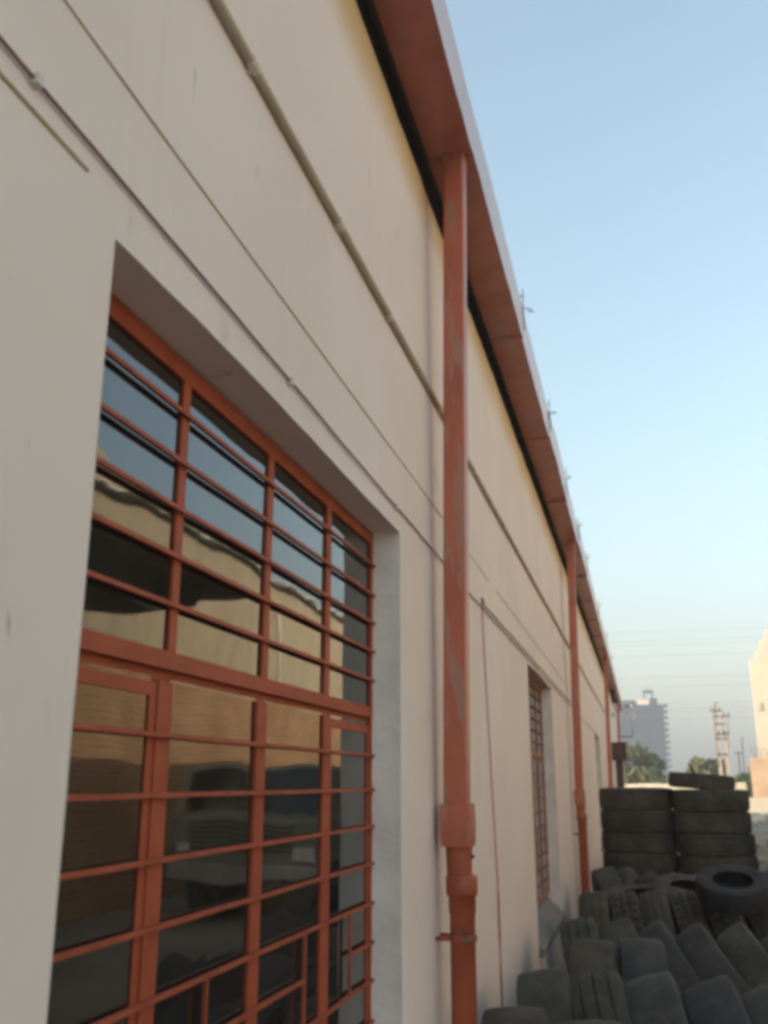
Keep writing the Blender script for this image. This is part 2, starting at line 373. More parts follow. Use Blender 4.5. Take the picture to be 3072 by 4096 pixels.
def window(ya, yb, detail, idx):
    yb0 = 3.385
    wd = empty('window', parent=ware)
    wd['label'] = ['large red barred window with dark glass nearest the camera', 'red barred window between the first two downpipes', 'small-looking red barred window far down the wall'][idx]
    o = ya - 1.30; L = yb - ya
    k = L / 2.085
    Y = lambda y: ya + (y - 1.30) * k
    XF = -0.10                      # face of the steel frame
    # reveals: soffit, jambs, sloped sill
    bm = bmesh.new(); N = 40
    tp = []
    for i in range(N + 1):
        y = ya + L * i / N
        tp.append((bm.verts.new((0.001, y, lintel(y, ya, yb))), bm.verts.new((-0.06, y, lintel(y, ya, yb) * 0.5 + 0.5 * WZ1)), bm.verts.new((-0.16, y, WZ1 - 0.002 + 0.003 * n1(y * 9)))))
    for a, b in zip(tp, tp[1:]):
        for q in range(2): bm.faces.new((a[q], b[q], b[q + 1], a[q + 1]))
    mesh_obj('soffit', bm, M['wall'], wd, True)
    for yy, sgn, nm in ((ya, 1, 'jamb'), (yb, -1, 'jamb')):
        bm = bmesh.new(); rows = []
        for i in range(61):
            z = WZ0 + (WZ1 - WZ0) * i / 60
            rag = 0.010 * max(-0.4, n1(z * 14, yy)) + 0.006 * n1(z * 40, yy)
            ye = yy + 0.004 * n1(z * 4, ya)
            rows.append([bm.verts.new((0.001, ye, z)), bm.verts.new((-0.05, ye + sgn * 0.003 * n1(z * 3, 8), z)), bm.verts.new((-0.104 + 0.004 * n1(z * 23), ye + sgn * (0.014 + rag), z)), bm.verts.new((-0.16, ye + sgn * (0.010 + rag), z))])
        for a, b in zip(rows, rows[1:]):
            for q in range(3): bm.faces.new((a[q], b[q], b[q + 1], a[q + 1]))
        mesh_obj(nm, bm, M['reveal'], wd, True)
    bm = bmesh.new()
    v = [bm.verts.new(p) for p in ((-0.16, ya, 0.69), (-0.16, yb, 0.69), (0.035, yb, 0.515), (0.035, ya, 0.515), (0.035, ya, 0.47), (0.035, yb, 0.47), (-0.16, ya, 0.47), (-0.16, yb, 0.47))]
    for f in ((0, 3, 2, 1), (3, 4, 5, 2), (0, 6, 4, 3), (1, 2, 5, 7), (4, 6, 7, 5)): bm.faces.new([v[i] for i in f])
    mesh_obj('sill', bm, M['mortar'], wd)
    fr = M['oxide'] if detail else M['oxide_muted']; T = 0.036
    def piece(nm, y0, y1, z0, z1, x0=XF - T, x1=XF, mt=None, bev=0.0): return bx(nm, mt or fr, wd, x0, x1, Y(y0), Y(y1), z0, z1, bev)
    zb = 0.70
    # outer frame
    piece('frame_head', 1.30, 3.385, 2.557, 2.602)
    piece('frame_stile', 1.30, 1.345, zb, 2.557); piece('frame_stile', 3.345, 3.385, zb, 2.557)
    piece('frame_foot', 1.345, 3.345, zb, zb + 0.04)
    # upper mullions
    for a, b in ((1.788, 1.822), (2.305, 2.345), (2.822, 2.868)): piece('mullion', a, b, 1.957, 2.557, XF - T, XF - 0.001)
    # transom: a channel with a recessed lower step
    piece('transom', 1.345, 3.345, 1.921, 1.957, XF - T, XF + 0.006)
    piece('transom_step', 1.345, 3.345, 1.897, 1.921, XF - T, XF - 0.012)
    # lower mullions and casements
    for a, b in ((1.757, 1.818), (2.283, 2.347), (2.818, 2.880)): piece('mullion', a, b, zb + 0.04, 1.897, XF - T, XF - 0.001)
    for a, b in ((1.347, 1.755), (2.882, 3.343)):
        sh = empty('casement', parent=wd)
        for q in ((a, a + 0.026, zb + 0.045, 1.893), (b - 0.026, b, zb + 0.045, 1.893), (a + 0.026, b - 0.026, 1.866, 1.893), (a + 0.026, b - 0.026, zb + 0.045, zb + 0.072)):
            bx('sash_bar', fr, sh, XF - T, XF - 0.0045, Y(q[0]), Y(q[1]), q[2], q[3])
    # glass, one pane between each pair of uprights, each a touch out of true
    up_edges = [(1.345, 1.788), (1.822, 2.305), (2.345, 2.822), (2.868, 3.345)]
    lo_edges = [(1.373, 1.729), (1.818, 2.283), (2.347, 2.818), (2.908, 3.317)]
    for grp, z0, z1 in ((up_edges, 1.957, 2.557), (lo_edges, zb + 0.04, 1.897)):
        for (a, b) in grp:
            bm = bmesh.new(); n = 1
            y0, y1 = Y(a) - 0.006, Y(b) + 0.006
            tl = random.uniform(-0.0012, 0.0012); tr = random.uniform(-0.0012, 0.0012)
            XG = XF - 0.0085
            c = [(XG + tl, y0, z0 - .006), (XG - tl, y1, z0 - .006), (XG + tr, y1, z1 + .006), (XG - tr, y0, z1 + .006)]
            f = [bm.verts.new(p) for p in c] + [bm.verts.new((p[0] - 0.004, p[1], p[2])) for p in c]
            for q in ((0, 1, 2, 3), (7, 6, 5, 4), (0, 4, 5, 1), (1, 5, 6, 2), (2, 6, 7, 3), (3, 7, 4, 0)): bm.faces.new([f[i] for i in q])
            mesh_obj('pane', bm, M['glass'], wd)
    # burglar bars, a square rod each, standing just off the frame
    br = M['oxide_bar'] if detail else M['oxide_muted']; h = 0.0049
    def hbar(y0, y1, z, x1=XF + 0.010):
        bm = bmesh.new(); n = 8; rows = []
        for i in range(n + 1):
            y = Y(y0 + (y1 - y0) * i / n); dz = 0.0018 * n1(y * 2.2, z * 5)
            rows.append([bm.verts.new((x, y, z + dz + s)) for x, s in ((x1 - 0.0098, -h), (x1, -h), (x1, h), (x1 - 0.0098, h))])
        for a, b in zip(rows, rows[1:]):
            for q in range(4): bm.faces.new((a[q], b[q], b[(q + 1) % 4], a[(q + 1) % 4]))
        bm.faces.new(rows[0][::-1]); bm.faces.new(rows[-1]); mesh_obj('bar', bm, br, wd)
    def vbar(y, z0, z1): bx('bar', br, wd, XF + 0.0005, XF + 0.0095, Y(y) - h, Y(y) + h, z0, z1)
    for z in (2.477, 2.366, 2.261, 2.157, 2.053): hbar(1.302, 3.392, z)
    for z in (1.791, 1.676, 1.555, 1.434, 1.308): hbar(1.302, 3.40, z)
    for y in (1.605, 2.034, 2.666, 3.095): vbar(y, 1.074 if y in (1.605, 3.095) else 0.95, 1.302)
    hbar(1.302, 1.599, 1.185); hbar(2.040, 2.660, 1.188); hbar(3.101, 3.40, 1.185)
    hbar(1.302, 2.028, 1.068); hbar(2.672, 3.40, 1.068)
    hbar(1.302, 3.40, 0.944); hbar(1.302, 3.40, 0.83)
for i, (a, b) in enumerate(WINS): window(a, b, i == 0, i)
# blank dark room box behind the windows
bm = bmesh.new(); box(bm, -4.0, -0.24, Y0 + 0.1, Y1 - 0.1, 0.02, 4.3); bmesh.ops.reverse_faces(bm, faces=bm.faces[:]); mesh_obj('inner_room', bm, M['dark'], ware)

# ------------------------------------------------------------------ wall services
def run(y0, y1, zf, x, step=0.25, jit=0.0, s=0.0):
    n = max(2, int(abs(y1 - y0) / step)); return [(x + 0.001 * n1(i * 0.7, s), y0 + (y1 - y0) * i / n, zf(y0 + (y1 - y0) * i / n) + jit * n1(i * 0.45, s)) for i in range(n + 1)]
con = empty('conduit', (0, 0, 0), 'cream plastic conduit pipe running high along the wall above the windows', 'conduit')
zc = lambda y: 3.395 + 0.0012 * y
x_c = 0.0135
cj = [-0.4, 0.35, 1.08, 1.82, 2.54, 3.18, 4.15, 5.13, 5.81, 6.4, 7.16, 8.2, 9.3, 10.4, 11.5, 13.0, 14.6, 16.2, 18, 20, 22, 24]
tb('pipe_run', M['conduit'], con, run(-3, 30, zc, x_c, 0.5, 0.004), 0.0125, 10)
for y in cj:
    bm = bmesh.new(); tube(bm, [(x_c, y - 0.022, zc(y)), (x_c, y + 0.022, zc(y))], 0.0155, 10)
    box(bm, 0.0, 0.008, y - 0.006, y + 0.006, zc(y) - 0.022, zc(y) + 0.022); mesh_obj('collar', bm, M['conduit_joint'], con)
cb = empty('power_cable', (0, 0, 0), 'brown power cable clipped along the wall just above the window heads', 'cable')
zb_ = lambda y: 2.735 - 0.016 * y if y < 5 else 2.655 - 0.003 * (y - 5)
tb('cable_run', M['cable_brown'], cb, run(-2, 20, zb_, 0.008, 0.2, 0.008, 3), 0.0034, 6)
for y in (-0.2, 1.04, 2.16, 3.3, 4.7, 6.6, 8.5):
    bm = bmesh.new(); box(bm, 0.0, 0.017, y - 0.008, y + 0.008, zb_(y) - 0.010, zb_(y) + 0.010, 0.003); mesh_obj('clip', bm, M['clip'], cb)
th = tb('thin_cable', M['cable_grey'], None, run(-2, 5.66, lambda y: 2.925 - 0.009 * y, 0.003, 0.3, 0.004, 5), 0.0020, 6)
tag(th, 'thin khaki wire along the wall between the conduit and the brown cable', 'wire')
th2 = tb('thin_cable', M['cable_grey'], None, run(6.0, 12.0, lambda y: 2.875 - 0.004 * (y - 6), 0.003, 0.3, 0.004, 6), 0.0018, 6)
tag(th2, 'faint thin wire on the wall above the second window, beyond a gap', 'wire')
sh = tb('cable_stub', M['cable_grey'], None, run(-1.5, 1.20, lambda y: 2.675 - 0.002 * y, 0.003, 0.2, 0.002, 8), 0.0034, 6)
tag(sh, 'short yellowish cable stub below the brown cable, ending left of the big window', 'cable')
rd = empty('red_cable', (0, 0, 0), 'red twin flex running along the wall then hanging down beside the first downpipe', 'cable')
pts = run(14.5, 5.40, lambda y: 2.68 + 0.008 * n1(y * 1.3), 0.010, 0.2, 0.006, 2)
pts += [(0.010, 5.345, 2.712), (0.010, 5.318, 2.706), (0.010, 5.315, 2.66)]
tb('horizontal_run', M['cable_brown'], rd, pts, 0.0042, 6)
vp = []
for i in range(26):
    t = i / 25; z = 2.66 - t * 1.50; vp.append((0.009, 5.316 + 0.30 * t ** 1.1 + 0.008 * n1(t * 9, 2), z))
tb('drop', M['cable_red'], rd, vp, 0.0032, 6)
e = vp[-1]
for s in (-1, 1):
    q = [e] + [(0.009, e[1] + 0.03 * t + s * 0.022 * math.sin(t * 5.2) + 0.01 * n1(t * 6, s), e[2] - 0.62 * t) for t in [k / 12 for k in range(1, 13)]]
    tb('loose_tail', M['cable_red'], rd, q, 0.0026, 6)
for z, y in ((2.42, 5.365), (1.86, 5.475), (1.45, 5.56)):
    bm = bmesh.new(); box(bm, 0.0, 0.016, y - 0.010, y + 0.010, z - 0.006, z + 0.006, 0.002); mesh_obj('clip', bm, M['clip'], rd)
# maroon cabinet on the far wall
pb = empty('electrical_cabinet', (0.2, 30, 0), 'maroon metal cabinet on a post against the far end of the wall', 'cabinet')
mm = mat('maroon_enamel', (0.085, 0.03, 0.03), 0.55, var=0.3, scale=4)
def pbx(nm, mt, *a, bev=0.0):
    o = bx(nm, mt, pb, *a, bev); o.matrix_parent_inverse = Matrix.Translation((-0.2, -30, 0)); return o
pbx('body', mm, 0.012, 0.43, 30, 30.7, 2.34, 2.82, bev=0.012)
pbx('hood', mm, 0.008, 0.47, 29.95, 30.75, 2.824, 2.85)
pbx('door', mm, 0.05, 0.39, 29.985, 29.998, 2.38, 2.78)
pbx('post', mm, 0.08, 0.29, 30.1, 30.3, 0, 2.337)
pbx('pipe', M['clip'], 0.315, 0.345, 30.05, 30.08, 1.5, 2.335)
ex = empty('wall_lamp', (0.08, 33, 4.25), 'black bell shaped floodlight hanging just under the far gutter', 'lamp')
bm = bmesh.new(); lathe(bm, [(0.03, 0.38), (0.07, 0.36), (0.10, 0.2), (0.17, 0.06), (0.175, 0.0), (0.16, 0.0), (0.05, 0.22)], 16); mesh_obj('shade', bm, mat('black_enamel', (0.012, 0.012, 0.014), 0.5), ex, True)
bm = bmesh.new(); tube(bm, [(0, 0, 0.36), (0, 0, 0.41), (-0.085, 0, 0.41)], 0.015, 8); mesh_obj('bracket', bm, M['iron'], ex)
vt = bpy.data.objects; bm = bmesh.new(); lathe(bm, [(0.0, 0.05), (0.045, 0.05), (0.06, 0.03), (0.06, 0.0)], 14, 'X', (0.004, 33.0, 3.83))
tag(mesh_obj('wall_vent', bm, M['iron'], None, True), 'small round dark vent on the wall below the black floodlight', 'vent')
# gooseneck lamp on the building end
lp = empty('bracket_lamp', (0.0, 42.3, 3.55), 'ring shaped lamp on a bent pipe bracket at the far end of the wall', 'lamp')
yl = mat('cream_pipe_paint', (0.62, 0.52, 0.32), 0.5)
tb('arm', M['iron'], lp, [(0.0, 0, 0), (0.54, 0, 0), (0.56, 0, 0.02), (0.56, 0, 0.27)], 0.02, 8)
tb('upright', yl, lp, [(0.56, 0, 0.27), (0.545, 0, 0.72)], 0.03, 8)
bm = bmesh.new(); lathe(bm, [(0.12 + 0.022 * math.cos(t), 0.022 * math.sin(t)) for t in [k * math.pi / 4 for k in range(8)]], 20, 'Y', (0.545, 0, 0.84), closed=True); mesh_obj('ring_tube', bm, mat('white_lamp_tube', (0.8, 0.76, 0.62), 0.4), lp, True)
bm = bmesh.new(); box(bm, 0.48, 0.60, -0.03, 0.03, 0.99, 1.16, 0.01); mesh_obj('ballast', bm, M['galv'], lp)
bm = bmesh.new(); box(bm, 0.32, 0.53, -0.03, 0.03, 1.20, 1.28, 0.01); mesh_obj('red_cap', bm, mm, lp)
bm = bmesh.new(); bmesh.ops.create_icosphere(bm, subdivisions=2, radius=0.045); bmesh.ops.translate(bm, verts=bm.verts[:], vec=(0.57, 0, 1.24)); mesh_obj('bulb', bm, M['clip'], lp, True)

# ------------------------------------------------------------------ tyres
def tyre_meshes(kind, Rr, W, material):
    """carcass (both sidewalls and the hollow inside) and tread band; axis along local X, centre at origin"""
    h = W / 2; ri = Rr * 0.56
    bm = bmesh.new()
    prof = [(ri, -h * 0.78), (ri - 0.006, -h * 0.92), (ri + 0.012, -h * 0.98), (ri + 0.03, -h * 0.90), (Rr * 0.70, -h * 1.00), (Rr * 0.80, -h * 1.03), (Rr * 0.90, -h * 1.00), (Rr - 0.028, -h * 0.965), (Rr - 0.016, -h * 0.92)]
    inner = [(Rr - 0.03, -h * 0.80), (Rr - 0.045, -h * 0.72), (Rr * 0.80, -h * 0.92), (ri + 0.02, -h * 0.80)]
    left = prof; rightp = [(r, -x) for r, x in prof]
    # closed section: left side outer -> under tread -> right side outer -> right inner -> liner -> left inner
    sec = left + [(Rr - 0.022, 0)] + rightp[::-1] + [(r, -x) for r, x in inner[::-1]] + [(Rr - 0.05, 0)] + inner
    lathe(bm, sec, 40, 'X', closed=True)
    bmesh.ops.recalc_face_normals(bm, faces=bm.faces[:])
    car = bpy.data.meshes.new('tyre'); bm.to_mesh(car); bm.free(); car.materials.append(material)
    for p in car.polygons: p.use_smooth = True
    # tread
    bm = bmesh.new(); n = 136 if kind == 'lug' else 64
    crown = lambda u: Rr - 0.007 * abs(u) ** 4 - 0.006 * u * u
    us = {'lug': [-1.0, -0.97, -0.45, -0.36, -0.30, -0.05, 0.05, 0.30, 0.36, 0.45, 0.97, 1.0],
          'rib': [-1.0, -0.97, -0.62, -0.60, -0.53, -0.51, -0.06, -0.04, 0.04, 0.06, 0.51, 0.53, 0.60, 0.62, 0.97, 1.0],
          'bald': [-1.0, -0.97, -0.7, -0.48, -0.44, 0.0, 0.44, 0.48, 0.7, 0.97, 1.0]}[kind]
    def depth(u, k):
        if abs(u) >= 0.999: return 0.026
        if kind == 'rib':
            return 0.010 if (abs(abs(u) - 0.565) < 0.037 or abs(u) < 0.045) else (0.006 if abs(u) > 0.61 and k % 4 == 0 else 0)
        if kind == 'bald': return 0.003 if abs(abs(u) - 0.46) < 0.025 else 0.002 * n1(k * 0.4, u * 3)
        g = k % 4
        if abs(u) > 0.40: return 0.017 if g in (0, 1) else 0
        return 0.014 if (abs(abs(u) - 0.33) < 0.04) else (0.012 if g in (0, 1) and abs(u) > 0.02 else 0)
    rings = []
    for k in range(n):
        row = []
        for u in us:
            sk = 0.0
            if kind == 'lug': sk = (abs(u) - 0.3) * 0.10 if abs(u) > 0.3 else 0.06 * u
            t = 2 * math.pi * k / n + sk * 0.35
            if kind == 'lug':   # narrow groove: the two verts of a groove sit close together
                t = (k // 4 + (0.0, 0.26, 0.33, 0.93)[k % 4]) * 2 * math.pi * 4 / n + sk * 0.35
            r = crown(u) - depth(u, k)
            row.append(bm.verts.new((u * h * 0.955, r * math.cos(t), r * math.sin(t))))
        rings.append(row)
    for k in range(n):
        a, b = rings[k], rings[(k + 1) % n]
        for i in range(len(us) - 1): bm.faces.new((a[i], b[i], b[i + 1], a[i + 1]))
    bmesh.ops.recalc_face_normals(bm, faces=bm.faces[:])
    tr = bpy.data.meshes.new('tread'); bm.to_mesh(tr); bm.free(); tr.materials.append(material)
    if kind != 'lug':
        for p in tr.polygons: p.use_smooth = True
        tr.set_sharp_from_angle(angle=0.55)
    car.set_sharp_from_angle(angle=0.9)
    return car, tr
_tc = {}
def tyre(label, group, c, Rr, W, rot, kind='bald', rub='rub_brown', spin=None):
    key = (kind, round(Rr, 3), round(W, 3), rub)
    if key not in _tc: _tc[key] = tyre_meshes(kind, Rr, W, M[rub])
    car, tr = _tc[key]
    o = bpy.data.objects.new('tyre', car); C.objects.link(o)
    Mx = Matrix.Translation(c) @ rot @ Matrix.Rotation(random.uniform(0, 6.28) if spin is None else spin, 4, 'X')
    o.matrix_world = Mx
    t = bpy.data.objects.new('tread', tr); C.objects.link(t); t.parent = o
    tag(o, label, 'tyre', group); return o
def stand(label, x, y, z, th, yaw=0.0, Rr=0.42, W=0.23, kind='bald', rub='rub_brown', back=0.0):
    # th: lean of the top towards the wall; the axis' outer end tips up
    rot = Matrix.Rotation(R_(yaw), 4, 'Z') @ Matrix.Rotation(R_(back), 4, 'X') @ Matrix.Rotation(R_(-th), 4, 'Y')
    return tyre(label, 'used tyres standing in rows beside the wall', (x, y, z), Rr, W, rot, kind, rub)
ROWG = 'used tyres standing in rows beside the wall'
rows = [
 ('brown tyre at the bottom edge beside the first downpipe, only its top in view', .29, 4.13, .43, 3, 2, .42, .25, 'bald', 'rub_brown'),
 ('tyre barely peeking in at the bottom edge, right of the brown one', .60, 3.98, .43, 4, -3, .42, .23, 'bald', 'rub_green'),
 ('olive tyre against the wall in the nearest full row, below the red flex', .36, 4.98, .43, 9, 6, .42, .25, 'bald', 'rub_green'),
 ('tyre second from the wall in the nearest full row, with fine cross grooves', .635, 4.94, .44, 14, 4, .42, .24, 'rib', 'rub_green'),
 ('greyish tyre third from the wall in the nearest full row', .89, 4.95, .44, 16, 2, .42, .235, 'bald', 'rub_grey'),
 ('blue grey smooth tyre fourth from the wall in the nearest full row, leaning steeply', 1.19, 5.02, .43, 23, 0, .42, .24, 'bald', 'rub_blue'),
 ('tyre cut by the right edge in the nearest full row, tread tilted up', 1.44, 4.99, .43, 24, 0, .42, .235, 'bald', 'rub_grey'),
 ('upright brown tyre standing between the first and second leaning rows nearest the wall', .48, 6.02, .42, 0, 3, .42, .25, 'bald', 'rub_brown'),
 ('upright bluish flat topped tyre between the first and second leaning rows', .75, 6.13, .42, 0, 4, .42, .255, 'bald', 'rub_blue'),
 ('dark tyre against the wall just under the second window sill', .42, 6.87, .43, 12, 4, .42, .235, 'rib', 'rub_green'),
 ('tyre leaning behind the upright brown one, second from the wall', .71, 6.92, .43, 20, 3, .42, .225, 'bald', 'rub_green'),
 ('narrow tyre leaning hard behind the bluish flat topped one', 1.01, 7.20, .41, 34, 2, .42, .22, 'bald', 'rub_grey'),
 ('broad dark tyre leaning hard in the second leaning row, fourth from the wall', 1.27, 7.19, .41, 36, 0, .42, .23, 'bald', 'rub_blue'),
 ('olive tyre leaning hard in the second leaning row, below the flat lying tyre', 1.55, 7.30, .41, 36, 0, .42, .225, 'bald', 'rub_green'),
 ('tyre cut by the right edge in the second leaning row', 1.82, 7.22, .41, 36, 0, .42, .225, 'bald', 'rub_grey'),
 ('brown tyre against the wall below the second downpipe', .42, 8.48, .43, 8, 0, .42, .225, 'rib', 'rub_brown'),
 ('deeply grooved dark tyre second from the wall below the second downpipe', .67, 8.56, .43, 11, 0, .42, .225, 'lug', 'rub_brown'),
 ('brown tyre third from the wall in the deeply grooved row', .92, 8.70, .44, 13, 0, .42, .225, 'rib', 'rub_brown'),
 ('deeply grooved brown tyre fourth from the wall, next to the flat lying tyre', 1.18, 8.78, .43, 17, 0, .42, .225, 'lug', 'rub_brown'),
 ('grooved tyre half hidden under the flat lying tyre', 1.45, 8.70, .43, 19, 0, .42, .225, 'lug', 'rub_brown'),
 ('dark tyre hidden mostly behind the flat lying tyre at the right', 1.75, 8.75, .43, 20, 0, .42, .225, 'rib', 'rub_blue'),
 ('tyre at the right edge beyond the flat lying tyre', 2.02, 8.70, .43, 18, 0, .42, .225, 'bald', 'rub_brown'),
 ('olive tyre against the wall in front of the left stack', .46, 10.45, .45, 12, 12, .44, .22, 'bald', 'rub_green'),
 ('bluish tyre second from the wall in front of the left stack', .72, 10.6, .45, 28, -8, .44, .22, 'bald', 'rub_blue'),
 ('pale shouldered tyre tilted back in front of the middle of the left stack', .98, 10.5, .43, 30, 18, .44, .20, 'rib', 'rub_green'),
 ('tilted tyre in front of the joint between the two stacks', 1.22, 10.6, .43, 34, -5, .44, .20, 'bald', 'rub_green'),
 ('olive tyre tilted in front of the right stack', 1.47, 10.6, .43, 28, 10, .44, .21, 'bald', 'rub_green'),
 ('tyre behind the flat lying tyre in front of the right stack', 1.78, 10.7, .44, 22, -4, .44, .22, 'rib', 'rub_grey'),
 ('last tyre of the row in front of the right stack, near the right edge', 2.10, 10.8, .44, 20, 0, .44, .22, 'bald', 'rub_green'),
]
for lb, x, y, z, th_, yw, Rr, W, kd, rb in rows:
    stand(lb, x, y, z, th_, yw + random.uniform(-2, 2), Rr, W, kd, rb)
# lying tyres on top
def lie(label, c, Rr, W, tilt, az, kind, rub, group=ROWG):
    rot = Matrix.Rotation(R_(az), 4, 'Z') @ Matrix.Rotation(R_(tilt), 4, 'X') @ Matrix.Rotation(R_(90), 4, 'Y')
    return tyre(label, group, c, Rr, W, rot, kind, rub)
lie('black car tyre lying flat on the pile with its opening facing the camera', (1.45, 8.42, .90), .285, .165, 19, 0, 'bald', 'rub_black')
lie('brown tyre lying flat on top between the grooved row and the left stack', (.80, 9.42, .66), .40, .19, 7, 0, 'rib', 'rub_brown')
lie('brown tyre lying askew with a dark opening before the joint of the stacks', (1.17, 9.72, .70), .34, .18, 16, 20, 'bald', 'rub_brown')
# the two stacks
SG = 'tyres lying in the two tall stacks'
od = ['bottom', 'second', 'third', 'fourth', 'fifth', 'top']
for k in range(6):
    j = lambda s: random.uniform(-s, s)
    lie('%s lorry tyre of the left stack, next to the wall' % od[k], (.72 + j(.012), 14.0 + j(.02), .136 + .271 * k), .495, .270, j(1.0), j(8), ['rib', 'bald'][k % 2], ['rub_green', 'rub_brown'][k % 2], SG)
    lie('%s lorry tyre of the right stack, %s' % (od[k], 'under the tilted one' if k == 5 else 'away from the wall'), (1.655 + .012 * (5 - k) + j(.012), 13.8 + j(.02), .136 + .268 * k), .49, .267, j(0.8), j(8), ['bald', 'rib'][k % 2], ['rub_brown', 'rub_green'][k % 2], SG)
o = lie('smaller tilted tyre crowning the right stack', (1.57, 13.75, 1.715), .42, .19, 0, 0, 'bald', 'rub_brown', SG)
o.matrix_world = Matrix.Translation((1.57, 13.75, 1.712)) @ Matrix.Rotation(R_(4.5), 4, 'Y') @ Matrix.Rotation(R_(90), 4, 'Y')
# torn rubber strip standing up on the stack
bm = bmesh.new(); q = []
for i, (x, z, wd) in enumerate([(1.50, 1.79, .05), (1.475, 1.86, .045), (1.45, 1.93, .03), (1.43, 1.965, .012)]):
    q.append([bm.verts.new((x - wd / 2, 13.8, z)), bm.verts.new((x + wd / 2, 13.79, z - .01)), bm.verts.new((x + wd / 2, 13.815, z - .01)), bm.verts.new((x - wd / 2, 13.82, z))])
for a, b in zip(q, q[1:]):
    for i in range(4): bm.faces.new((a[i], a[(i + 1) % 4], b[(i + 1) % 4], b[i]))
bm.faces.new(q[-1]); tag(mesh_obj('rubber_strip', bm, M['iron']), 'dark torn rubber strip sticking up from the crowning tyre of the right stack', 'rubber strip')

# ------------------------------------------------------------------ yard across the alley
M['yellow'] = mat('tan_cladding', (0.42, 0.36, 0.25), 0.8, spec=0.2, var=0.22, scale=1.5, stretch=(1, 3, .4))
M['tanroof'] = mat('tan_roof_sheet', (0.48, 0.40, 0.25), 0.8, spec=0.2, var=0.25, scale=1.2)
M['white_trim'] = mat('white_fascia', (0.62, 0.60, 0.50), 0.6, var=0.2, scale=4)
def brick_material(name, c1, c2, mortar, scale=1.0, axes='yz'):
    m = mat(name, c1, 0.9, spec=0.15); t = m.node_tree; k = NB(m)
    x = k.xyz(); cb_ = t.nodes.new('ShaderNodeCombineXYZ')
    t.links.new(x[{'x': 0, 'y': 1}[axes[0]]], cb_.inputs[0]); t.links.new(x[2], cb_.inputs[1])
    b = t.nodes.new('ShaderNodeTexBrick'); b.inputs['Scale'].default_value = 1.0
    b.inputs['Brick Width'].default_value = 0.24; b.inputs['Row Height'].default_value = 0.085; b.inputs['Mortar Size'].default_value = 0.008
    b.inputs['Color1'].default_value = (*c1, 1); b.inputs['Color2'].default_value = (*c2, 1); b.inputs['Mortar'].default_value = (*mortar, 1)
    t.links.new(cb_.outputs[0], b.inputs['Vector'])
    c = k.mix(k.ramp(k.noise(1.3, detail=5), 0.35, 0.7, 0, 0.5), b.outputs['Color'], tuple(v * 0.7 for v in c1)); k.out(c)
    return m
M['brick'] = brick_material('yard_brick', (0.31, 0.175, 0.09), (0.40, 0.235, 0.125), (0.48, 0.36, 0.22))
M['brick2'] = brick_material('end_brick', (0.33, 0.225, 0.15), (0.39, 0.275, 0.185), (0.42, 0.34, 0.25), axes='xz')
shed = empty('storage_shed', (8, 20, 0), 'tan corrugated shed over a brick base facing the long wall across the yard', 'shed')
def loc(o): o.matrix_parent_inverse = Matrix.Translation((-8, -20, 0)); return o
loc(bx('brick_base', M['brick'], shed, 6.0, 6.25, 3, 36, -0.3, 3.25))
def corr_wall(y0, y1, z0, z1, nm, z2=None):
    bm = bmesh.new(); per = .15; rows = []
    for i in range(int((y1 - y0) / (per / 4)) + 1):
        y = y0 + i * per / 4; x = 6.06 + .012 * math.cos(2 * math.pi * y / per)
        rows.append([bm.verts.new((x, y, z0)), bm.verts.new((x, y, z1 if z2 is None else z1 + (z2 - z1) * (y - y0) / (y1 - y0)))])
    for a, b in zip(rows, rows[1:]): bm.faces.new((a[0], b[0], b[1], a[1]))
    loc(mesh_obj(nm, bm, M['yellow'], shed, True))
corr_wall(3, 9.5, 3.25, 5.62, 'cladding'); corr_wall(9.5, 11.0, 3.25, 3.85, 'cladding'); corr_wall(16.6, 36, 3.25, 5.62, 'cladding'); corr_wall(11.0, 16.6, 3.25, 3.85, 'cladding', 5.0); corr_wall(9.5, 16.6, 5.12, 5.62, 'cladding')
def shed_roof(y0, y1, xe, ze, xr, zr):
    bm = bmesh.new(); per = .42; rows = []
    for i in range(int((y1 - y0) / (per / 6)) + 1):
        y = y0 + i * per / 6; c = .03 * math.cos(2 * math.pi * y / per); d = .09 * n1(y * .7) + .05 * n1(y * 1.7, 4)
        rows.append([bm.verts.new((xe + .06 * n1(y * .9), y, ze + c + d)), bm.verts.new((xe + .9, y, ze + .16 + c + d * .3)), bm.verts.new((xr, y, zr + c))])
    for a, b in zip(rows, rows[1:]):
        for q in range(2): bm.faces.new((a[q], b[q], b[q + 1], a[q + 1]))
    o = loc(mesh_obj('roof_sheet', bm, M['white_trim'], shed, True)); s = o.modifiers.new('thickness', 'SOLIDIFY'); s.thickness = .035
shed_roof(2.6, 36.4, 5.90, 5.70, 11.6, 6.35)
bm = bmesh.new()
v = [bm.verts.new(p) for p in ((7.6, 3, 6.0), (7.6, 20, 6.0), (7.6, 20, 6.4), (7.6, 15.5, 6.75), (7.6, 13.5, 7.4), (7.6, 3, 7.6))]; v2 = [bm.verts.new((11, p.co.y, p.co.z)) for p in v]
bm.faces.new(v); bm.faces.new(v2[::-1])
for i in range(6): bm.faces.new((v[i], v[(i + 1) % 6], v2[(i + 1) % 6], v2[i]))
loc(mesh_obj('upper_storey', bm, M['yellow'], shed))
loc(bx('rear_wall', M['yellow'], shed, 11.0, 11.2, 3, 36, -0.3, 6.15))
for yy in (3.0, 35.9):
    bm = bmesh.new(); box(bm, 6.26, 10.99, yy, yy + .1, -0.3, 5.3); loc(mesh_obj('end_wall', bm, M['yellow'], shed))
for y in (18.4, 25.0, 31.0):
    bm = bmesh.new(); tube(bm, [(5.98, y, 5.3), (5.98, y, 3.3)], .045, 8); loc(mesh_obj('drain_pipe', bm, M['white_trim'], shed))

